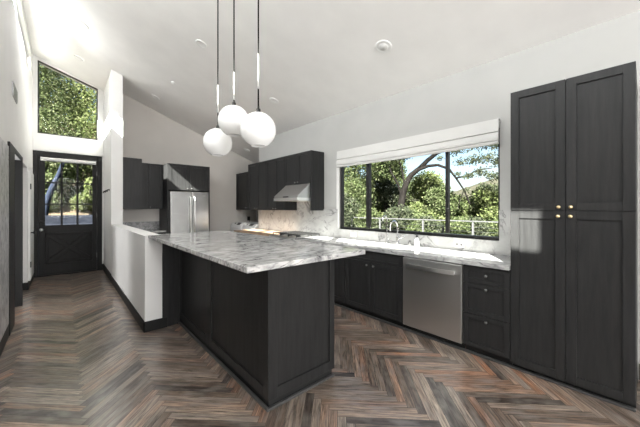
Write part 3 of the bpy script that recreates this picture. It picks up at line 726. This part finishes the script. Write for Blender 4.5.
# ------------------------------------------------------------------ roman shade
t = empty('roman_shade', (XR - .05, 2.32, 2.15), 'raised white roman shade along the top of the sink window', 'shade')
B(XR - .06, XR, 1.045, 3.50, 2.36, 2.385).build('headrail', M['fabric'], t)
prof = [(-.062, 2.40), (-.066, 2.30), (-.072, 2.268), (-.055, 2.262), (-.072, 2.25), (-.080, 2.20), (-.076, 2.172), (-.06, 2.168), (-.078, 2.155), (-.074, 2.135), (-.05, 2.13), (-.045, 2.2), (-.045, 2.40)]
n = 24; vs = []
for i in range(n + 1):
    y = 1.045 + 2.455 * i / n
    for j, (x, z) in enumerate(prof):
        sag = .012 * math.sin(PI * i / n) * (1 if 1 < j < 11 else 0); vs.append((XR + x, y, z - sag - .018))
k = len(prof)
fs = [(i * k + j, i * k + (j + 1) % k, (i + 1) * k + (j + 1) % k, (i + 1) * k + j) for i in range(n) for j in range(k)] + [tuple(range(k)), tuple(range(n * k, n * k + k))]
MB().add(vs, fs).build('shade_fabric', M['fabric'], t)

# ------------------------------------------------------------------ outdoors
def ground(name, x0, x1, y0, y1, fn, mat, n=40):
    vs = [(x0 + (x1 - x0) * i / n, y0 + (y1 - y0) * j / n, fn(x0 + (x1 - x0) * i / n, y0 + (y1 - y0) * j / n)) for i in range(n + 1) for j in range(n + 1)]
    fs = [(i * (n + 1) + j, (i + 1) * (n + 1) + j, (i + 1) * (n + 1) + j + 1, i * (n + 1) + j + 1) for i in range(n) for j in range(n)]
    return struct(MB().add(vs, fs, True).build(name, mat))
struct(B(XR + T_R, 8.9, -4, 8.0, -.32, -.12).build('deck', M['deck']))
def gh(x, y):   # ground height outside on the window side
    return -1.2 - .05 * max(0, x - 9) + .25 * math.sin(x * .6) * math.cos(y * .5)
ground('ground', 8.7, 60, -30, 60, gh, M['soil'])
ground('ground_near', XN + .3, 9, 8.0, 60, lambda x, y: -.3, M['soil'], 10)
def gd(x, y):   # slope up behind the entry door
    return min(9, max(0, (y - 9.8)) * .40) + .06 * math.sin(x * 2.1 + y)
ground('ground_hillside', -12, 6.2, 9.8, 34, gd, M['soil'])
struct(B(-2.5, 3.5, YD + T, 10.2, -.2, -.02).build('entry_path', M['slate']))
def hill(name, fn, n=80):
    vs = []; cols = 14
    for i in range(n + 1):
        a = math.radians(-75 + 175 * i / n)
        for j in range(cols + 1):
            r = 70 + j * 14; h = fn(a, r)
            vs.append((r * math.cos(a), r * math.sin(a), h))
    fs = [(i * (cols + 1) + j, (i + 1) * (cols + 1) + j, (i + 1) * (cols + 1) + j + 1, i * (cols + 1) + j + 1) for i in range(n) for j in range(cols)]
    return struct(MB().add(vs, fs, True).build(name, M['hill']))
def hf(a, r):
    u = (r - 70) / 196
    return -12 + 30 * u ** .9 * (1 + .22 * math.sin(a * 9) + .1 * math.sin(a * 23 + r * .05)) + 1.5 * math.sin(r * .09 + a * 31)
hill('hill', hf)

# steps at the door
for i in range(5):
    o = B(-1.6 + .14 * i, 1.4 + .1 * i, 9.6 + .42 * i, 10.15 + .42 * i, -.02, .24 * (i + 1), .02).build('stone_step', M['slate'])
    tag(o, 'blue grey stone step outside the entry door, ' + ('lowest', 'second from bottom', 'middle', 'second from top', 'topmost')[i] + ' of five', 'step', 'stone steps outside the entry door')

# railing
t = empty('deck_railing', (8.7, 4, -.12), 'white metal deck railing with horizontal cables outside the sink window', 'railing')
zr = 1.045
B(8.67, 8.73, -3.9, 7.9, zr - .015, zr + .012).build('top_rail', M['rail'], t)
for y in (-3.8, -2.1, -.35, 1.45, 3.245, 4.77, 6.467, 7.85): B(8.675, 8.725, y - .02, y + .02, -.12, zr - .03).build('post', M['rail'], t)
for i in range(8):
    z = .0 + i * .125; MB().tube([(8.7, -3.9, z), (8.7, 7.9, z)], .004, 6).build('cable', M['cable'], t)
t2 = empty('deck_railing', (8.0, 7.9, -.12), 'short return section of white cable railing at the deck end', 'railing')
B(4.6, 8.67, 7.87, 7.93, zr - .015, zr + .012).build('top_rail', M['rail'], t2)
for x in (4.7, 6.0, 7.3): B(x - .025, x + .025, 7.875, 7.925, -.12, zr - .03).build('post', M['rail'], t2)
for i in range(8): MB().tube([(4.6, 7.9, i * .125), (8.67, 7.9, i * .125)], .004, 6).build('cable', M['cable'], t2)

rng = np.random.default_rng(5)
def leaves(blobs, count, size, seed=0, shell=.55):
    r = np.random.default_rng(seed)
    vol = np.array([b[3] * b[4] * b[5] for b in blobs]) ** .67; idx = r.choice(len(blobs), count, p=vol / vol.sum())
    Bl = np.array(blobs)[idx]
    d = r.normal(size=(count, 3)); d /= np.linalg.norm(d, axis=1)[:, None]
    rad = shell + (1 - shell) * r.random(count) ** .7; rad *= 1 + .12 * r.normal(size=count)
    c = Bl[:, :3] + d * rad[:, None] * Bl[:, 3:6]
    a = r.normal(size=(count, 3)); a /= np.linalg.norm(a, axis=1)[:, None]
    b = np.cross(a, r.normal(size=(count, 3))); b /= np.linalg.norm(b, axis=1)[:, None]
    s = size * (.6 + .8 * r.random(count)); a *= s[:, None]; b *= (s * .55)[:, None]
    v = np.stack([c - a, c + b, c + a, c - b], 1).reshape(-1, 3)
    return v
def leaf_obj(name, v, mat, parent):
    n = len(v) // 4; me = bpy.data.meshes.new(name)
    me.vertices.add(len(v)); off = np.array(wloc(parent)); me.vertices.foreach_set('co', (v - off).astype(np.float32).ravel())
    me.loops.add(n * 4); me.loops.foreach_set('vertex_index', np.arange(n * 4, dtype=np.int32))
    me.polygons.add(n); me.polygons.foreach_set('loop_start', np.arange(0, n * 4, 4, dtype=np.int32)); me.polygons.foreach_set('loop_total', np.full(n, 4, dtype=np.int32))
    me.update(); me.validate(); me.materials.append(mat)
    o = bpy.data.objects.new(name, me); C.objects.link(o); o.parent = parent; return o
def tree(base, height, spread, mat, label, count=5000, size=.11, seed=0, trunk=.14, low=.25, name='tree', cat='tree', group=None, bm='bark', nb=9):
    r = random.Random(seed); base = Vector(base)
    t = empty(name, base, label, cat, group)
    m = MB(); top = base + Vector((r.uniform(-.3, .3), r.uniform(-.3, .3), height * .75))
    mid = base.lerp(top, .5) + Vector((r.uniform(-.2, .2), r.uniform(-.2, .2), 0))
    m.tube([base - Vector((0, 0, .3)), base.lerp(mid, .5), mid, top], [trunk, trunk * .8, trunk * .6, trunk * .25], 8)
    blobs = []
    for i in range(nb):
        h = low + (1 - low) * (i + .5) / nb; a = r.uniform(0, 2 * PI); k = spread * (.62 if h < .8 else .35) * r.uniform(.4, 1)
        c_ = base + Vector((math.cos(a) * k, math.sin(a) * k, height * h)); s_ = spread * r.uniform(.38, .6)
        blobs.append((c_.x, c_.y, c_.z, s_, s_, s_ * .8)); st = base.lerp(top, min(.95, h * .8)); m.tube([st, st.lerp(c_, .5) + Vector((0, 0, .1)), c_], [trunk * .35, trunk * .22, trunk * .08], 6)
    m.build('trunk', M[bm], t); leaf_obj('foliage', leaves(blobs, count, size, seed), M[mat], t)
    return t
G = 'trees outside the sink window'
def wtree(px, D, ztop, spread, mat, label, **k):
    p = at(px, 208, D); b_ = gh(p.x, p.y); k['count'] = int(k.get('count', 5000) * 4.2); k['size'] = k.get('size', .11) * .43
    return tree((p.x, p.y, b_), ztop - b_, spread, mat, label, group=G, **k)
wtree(335, 14, 5.8, 2.0, 'leafB', 'bushy green tree hidden partly by the left window jamb', seed=1)
wtree(352, 16, 6.2, 2.0, 'leafA', 'bright green tree filling the left window pane', seed=2, count=7000)
wtree(374, 17, 5.2, 1.8, 'leafA', 'pale yellow green tree just right of the first mullion', seed=3, count=6000)
wtree(384, 15, 3.2, 1.0, 'leafC', 'dark shrubby tree left of the oak trunk', seed=4, count=3500, low=.1)
wtree(393, 19, 4.4, 1.7, 'leafB', 'mid green tree behind the oak trunk', seed=5, low=.1, count=6000)
wtree(422, 15.5, 2.7, 1.4, 'leafB', 'rounded green tree right of the oak trunk', seed=6, low=.1, count=6000)
wtree(432, 14, 2.9, 1.4, 'leafA', 'light green rounded tree in the centre of the window', seed=7, low=.1, count=6000)
wtree(447, 13, 2.15, 1.2, 'leafB', 'green tree behind the second mullion', seed=8, low=.1)
wtree(462, 13, 1.75, 1.2, 'leafA', 'low green tree left in the right window pane', seed=9, low=.05)
wtree(480, 12.5, 1.75, 1.2, 'leafB', 'low leafy tree in the middle of the right window pane', seed=10, low=.05)
wtree(496, 12, 2.1, 1.2, 'leafA', 'low leafy tree at the right edge of the right pane', seed=11, low=.05)
wtree(515, 12, 3.2, 1.5, 'leafB', 'green tree standing past the right window jamb', seed=12, low=.05)
# understory hedge shrubs close behind the railing
for i, (px, D, zt2, s2) in enumerate([(345, 11.5, 1.9, 1.1), (368, 11.5, 1.3, 1.0), (392, 11, 1.2, 1.0), (412, 11, 1.0, .9), (432, 11, .95, .9), (455, 10.5, .9, .9), (478, 10.5, .9, .9), (500, 10.5, 1.1, 1.0)]):
    wtree(px, D, zt2, s2, ('leafC', 'leafB')[i % 2], ('shrub behind the railing at the left window pane', 'shrub behind the railing at the first mullion', 'shrub behind the railing below the dark tree', 'shrub behind the railing below the oak trunk',
          'shrub behind the railing at the centre of the window', 'shrub behind the railing just right of the second mullion', 'shrub behind the railing in the right pane', 'shrub behind the railing at the right window jamb')[i], seed=40 + i, low=.02, count=3500, size=.09, name='shrub', cat='shrub')

# the big oak with its arching branch
b0 = at(402, 208, 12.5); b0.z = gh(b0.x, b0.y)
t = empty('oak_tree', b0, 'large oak with grey trunk and long branch arching right across the window', 'tree')
P_ = lambda x, y, D=12.5: at(x, y, D)
m = MB(); m.tube([b0 - Vector((0, 0, .3)), P_(402, 222), P_(401, 205), P_(403, 193)], [.26, .19, .16, .14], 10)
m.build('trunk', M['bark'], t)
def limb(pts, r0, r1):
    n_ = len(pts); MB().tube([P_(*p) for p in pts], [r0 + (r1 - r0) * i / (n_ - 1) for i in range(n_)], 8).build('branch', M['bark'], t)
limb([(403, 194), (406, 184), (411, 175), (420, 168), (428, 160, 12.2), (437, 153, 12), (449, 148, 11.6), (462, 142, 11.2), (480, 134, 11)], .13, .05)
limb([(409, 178), (418, 170), (428, 166, 12.2), (438, 165, 12), (449, 169, 11.8), (456, 178, 11.6), (464, 190, 11.4), (470, 204, 11.2)], .08, .025)
limb([(402, 198), (398, 184), (391, 172), (387, 158), (384, 140)], .05, .02)
limb([(405, 190), (403, 175), (399, 160), (401, 140)], .045, .02)
limb([(456, 178, 11.6), (466, 176, 11.4), (478, 170, 11.2), (492, 168, 11)], .04, .015)
limb([(464, 190, 11.4), (460, 200, 11.4), (458, 208, 11.4)], .02, .01)
bl = []
r = random.Random(21)
for (x, y, D, s_) in [(385, 150, 12.5, .8), (375, 160, 12.8, .8), (392, 160, 12.9, .6), (404, 150, 12.6, .6), (382, 172, 13, .6), (396, 172, 13.2, .5), (418, 146, 12, .5), (432, 144, 12, .4), (370, 145, 12.8, .9), (390, 135, 12.5, 1.0), (410, 135, 12.2, .9)]:
    c_ = P_(x, y, D); bl.append((c_.x, c_.y, c_.z, s_, s_, s_ * .7))
leaf_obj('foliage', leaves(bl, 9000, .055, 77, .3), M['leafB'], t)
bl = []
for (x, y, D, s_) in [(455, 150, 11.4, .32), (466, 146, 11.2, .36), (480, 143, 11, .4), (494, 145, 11, .36), (460, 162, 11.4, .26), (474, 160, 11.2, .32), (488, 158, 11, .34), (499, 162, 11, .3), (468, 176, 11.3, .22), (480, 172, 11.1, .28), (493, 176, 11, .3), (484, 186, 11.1, .22), (498, 188, 11, .25), (446, 142, 11.6, .3), (440, 158, 11.9, .16), (500, 138, 11, .4), (466, 190, 11.3, .14), (458, 174, 11.5, .14)]:
    c_ = P_(x, y, D); bl.append((c_.x, c_.y, c_.z, s_ * 1.15, s_ * 1.15, s_ * .75))
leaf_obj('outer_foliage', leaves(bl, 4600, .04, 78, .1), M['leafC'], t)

# hillside trees behind the entry
G2 = 'trees on the slope behind the entry door'
data = [(-.9, 14.5, 8.5, 2.2, 'leafB', 'green tree at the left of the raked window'), (1.6, 14.0, 7.2, 2.1, 'leafA', 'bright yellow green tree at the right of the raked window'),
        (.4, 17.5, 8.4, 2.4, 'leafB', 'mid green tree in the centre behind the entry door'), (3.2, 17, 8.2, 2.4, 'leafA', 'yellow green tree to the right behind the entry wall'),
        (-3, 17, 9.0, 2.4, 'leafB', 'green tree to the far left behind the entry wall'), (.9, 22, 7.0, 2.8, 'leafC', 'darker tree high on the slope behind the entry door'),
        (2.2, 12.4, 3.2, .9, 'leafB', 'small dark shrub tree seen through the right door panes'), (-.6, 20, 8.6, 2.4, 'leafA', 'pale green tree on the slope behind the blue grey trunk')]
for i, (x, y, h, s_, mt, lab) in enumerate(data):
    tree((x, y, gd(x, y)), h, s_, mt, lab, count=24000 if i < 4 else 14000, size=.042, seed=60 + i, low=.12, trunk=.12, group=G2, nb=12)
for i, (x, y, h, s_, mt, lab) in enumerate([(.8, 12.9, 1.1, .55, 'leafA', 'bright low shrub above the stone steps'), (1.9, 13.6, 1.3, .8, 'leafB', 'green shrub right of the stone steps'), (-.5, 13.4, 1.5, .7, 'leafB', 'green shrub left above the stone steps'), (.3, 14.8, 2.0, 1.0, 'leafC', 'dark shrub higher on the slope behind the steps'), (.05, 13.7, 1.7, .9, 'leafB', 'rounded green shrub on the slope behind the middle door panes')]):
    tree((x, y, gd(x, y)), h, s_, mt, lab, count=3000, size=.06, seed=80 + i, low=.05, trunk=.04, group='shrubs above the steps', name='shrub', cat='shrub', nb=6)
t = MB().tube([at(43, 224, 8.6), at(46, 203, 8.7), at(52, 188, 8.8), at(59, 174, 8.9), at(64, 160, 9.0), at(68, 140, 9.3)], [.09, .09, .075, .06, .045, .03], 10).build('leaning_trunk', M['bbark'])
tag(t, 'leaning blue grey tree trunk seen through the left entry door panes', 'tree trunk')
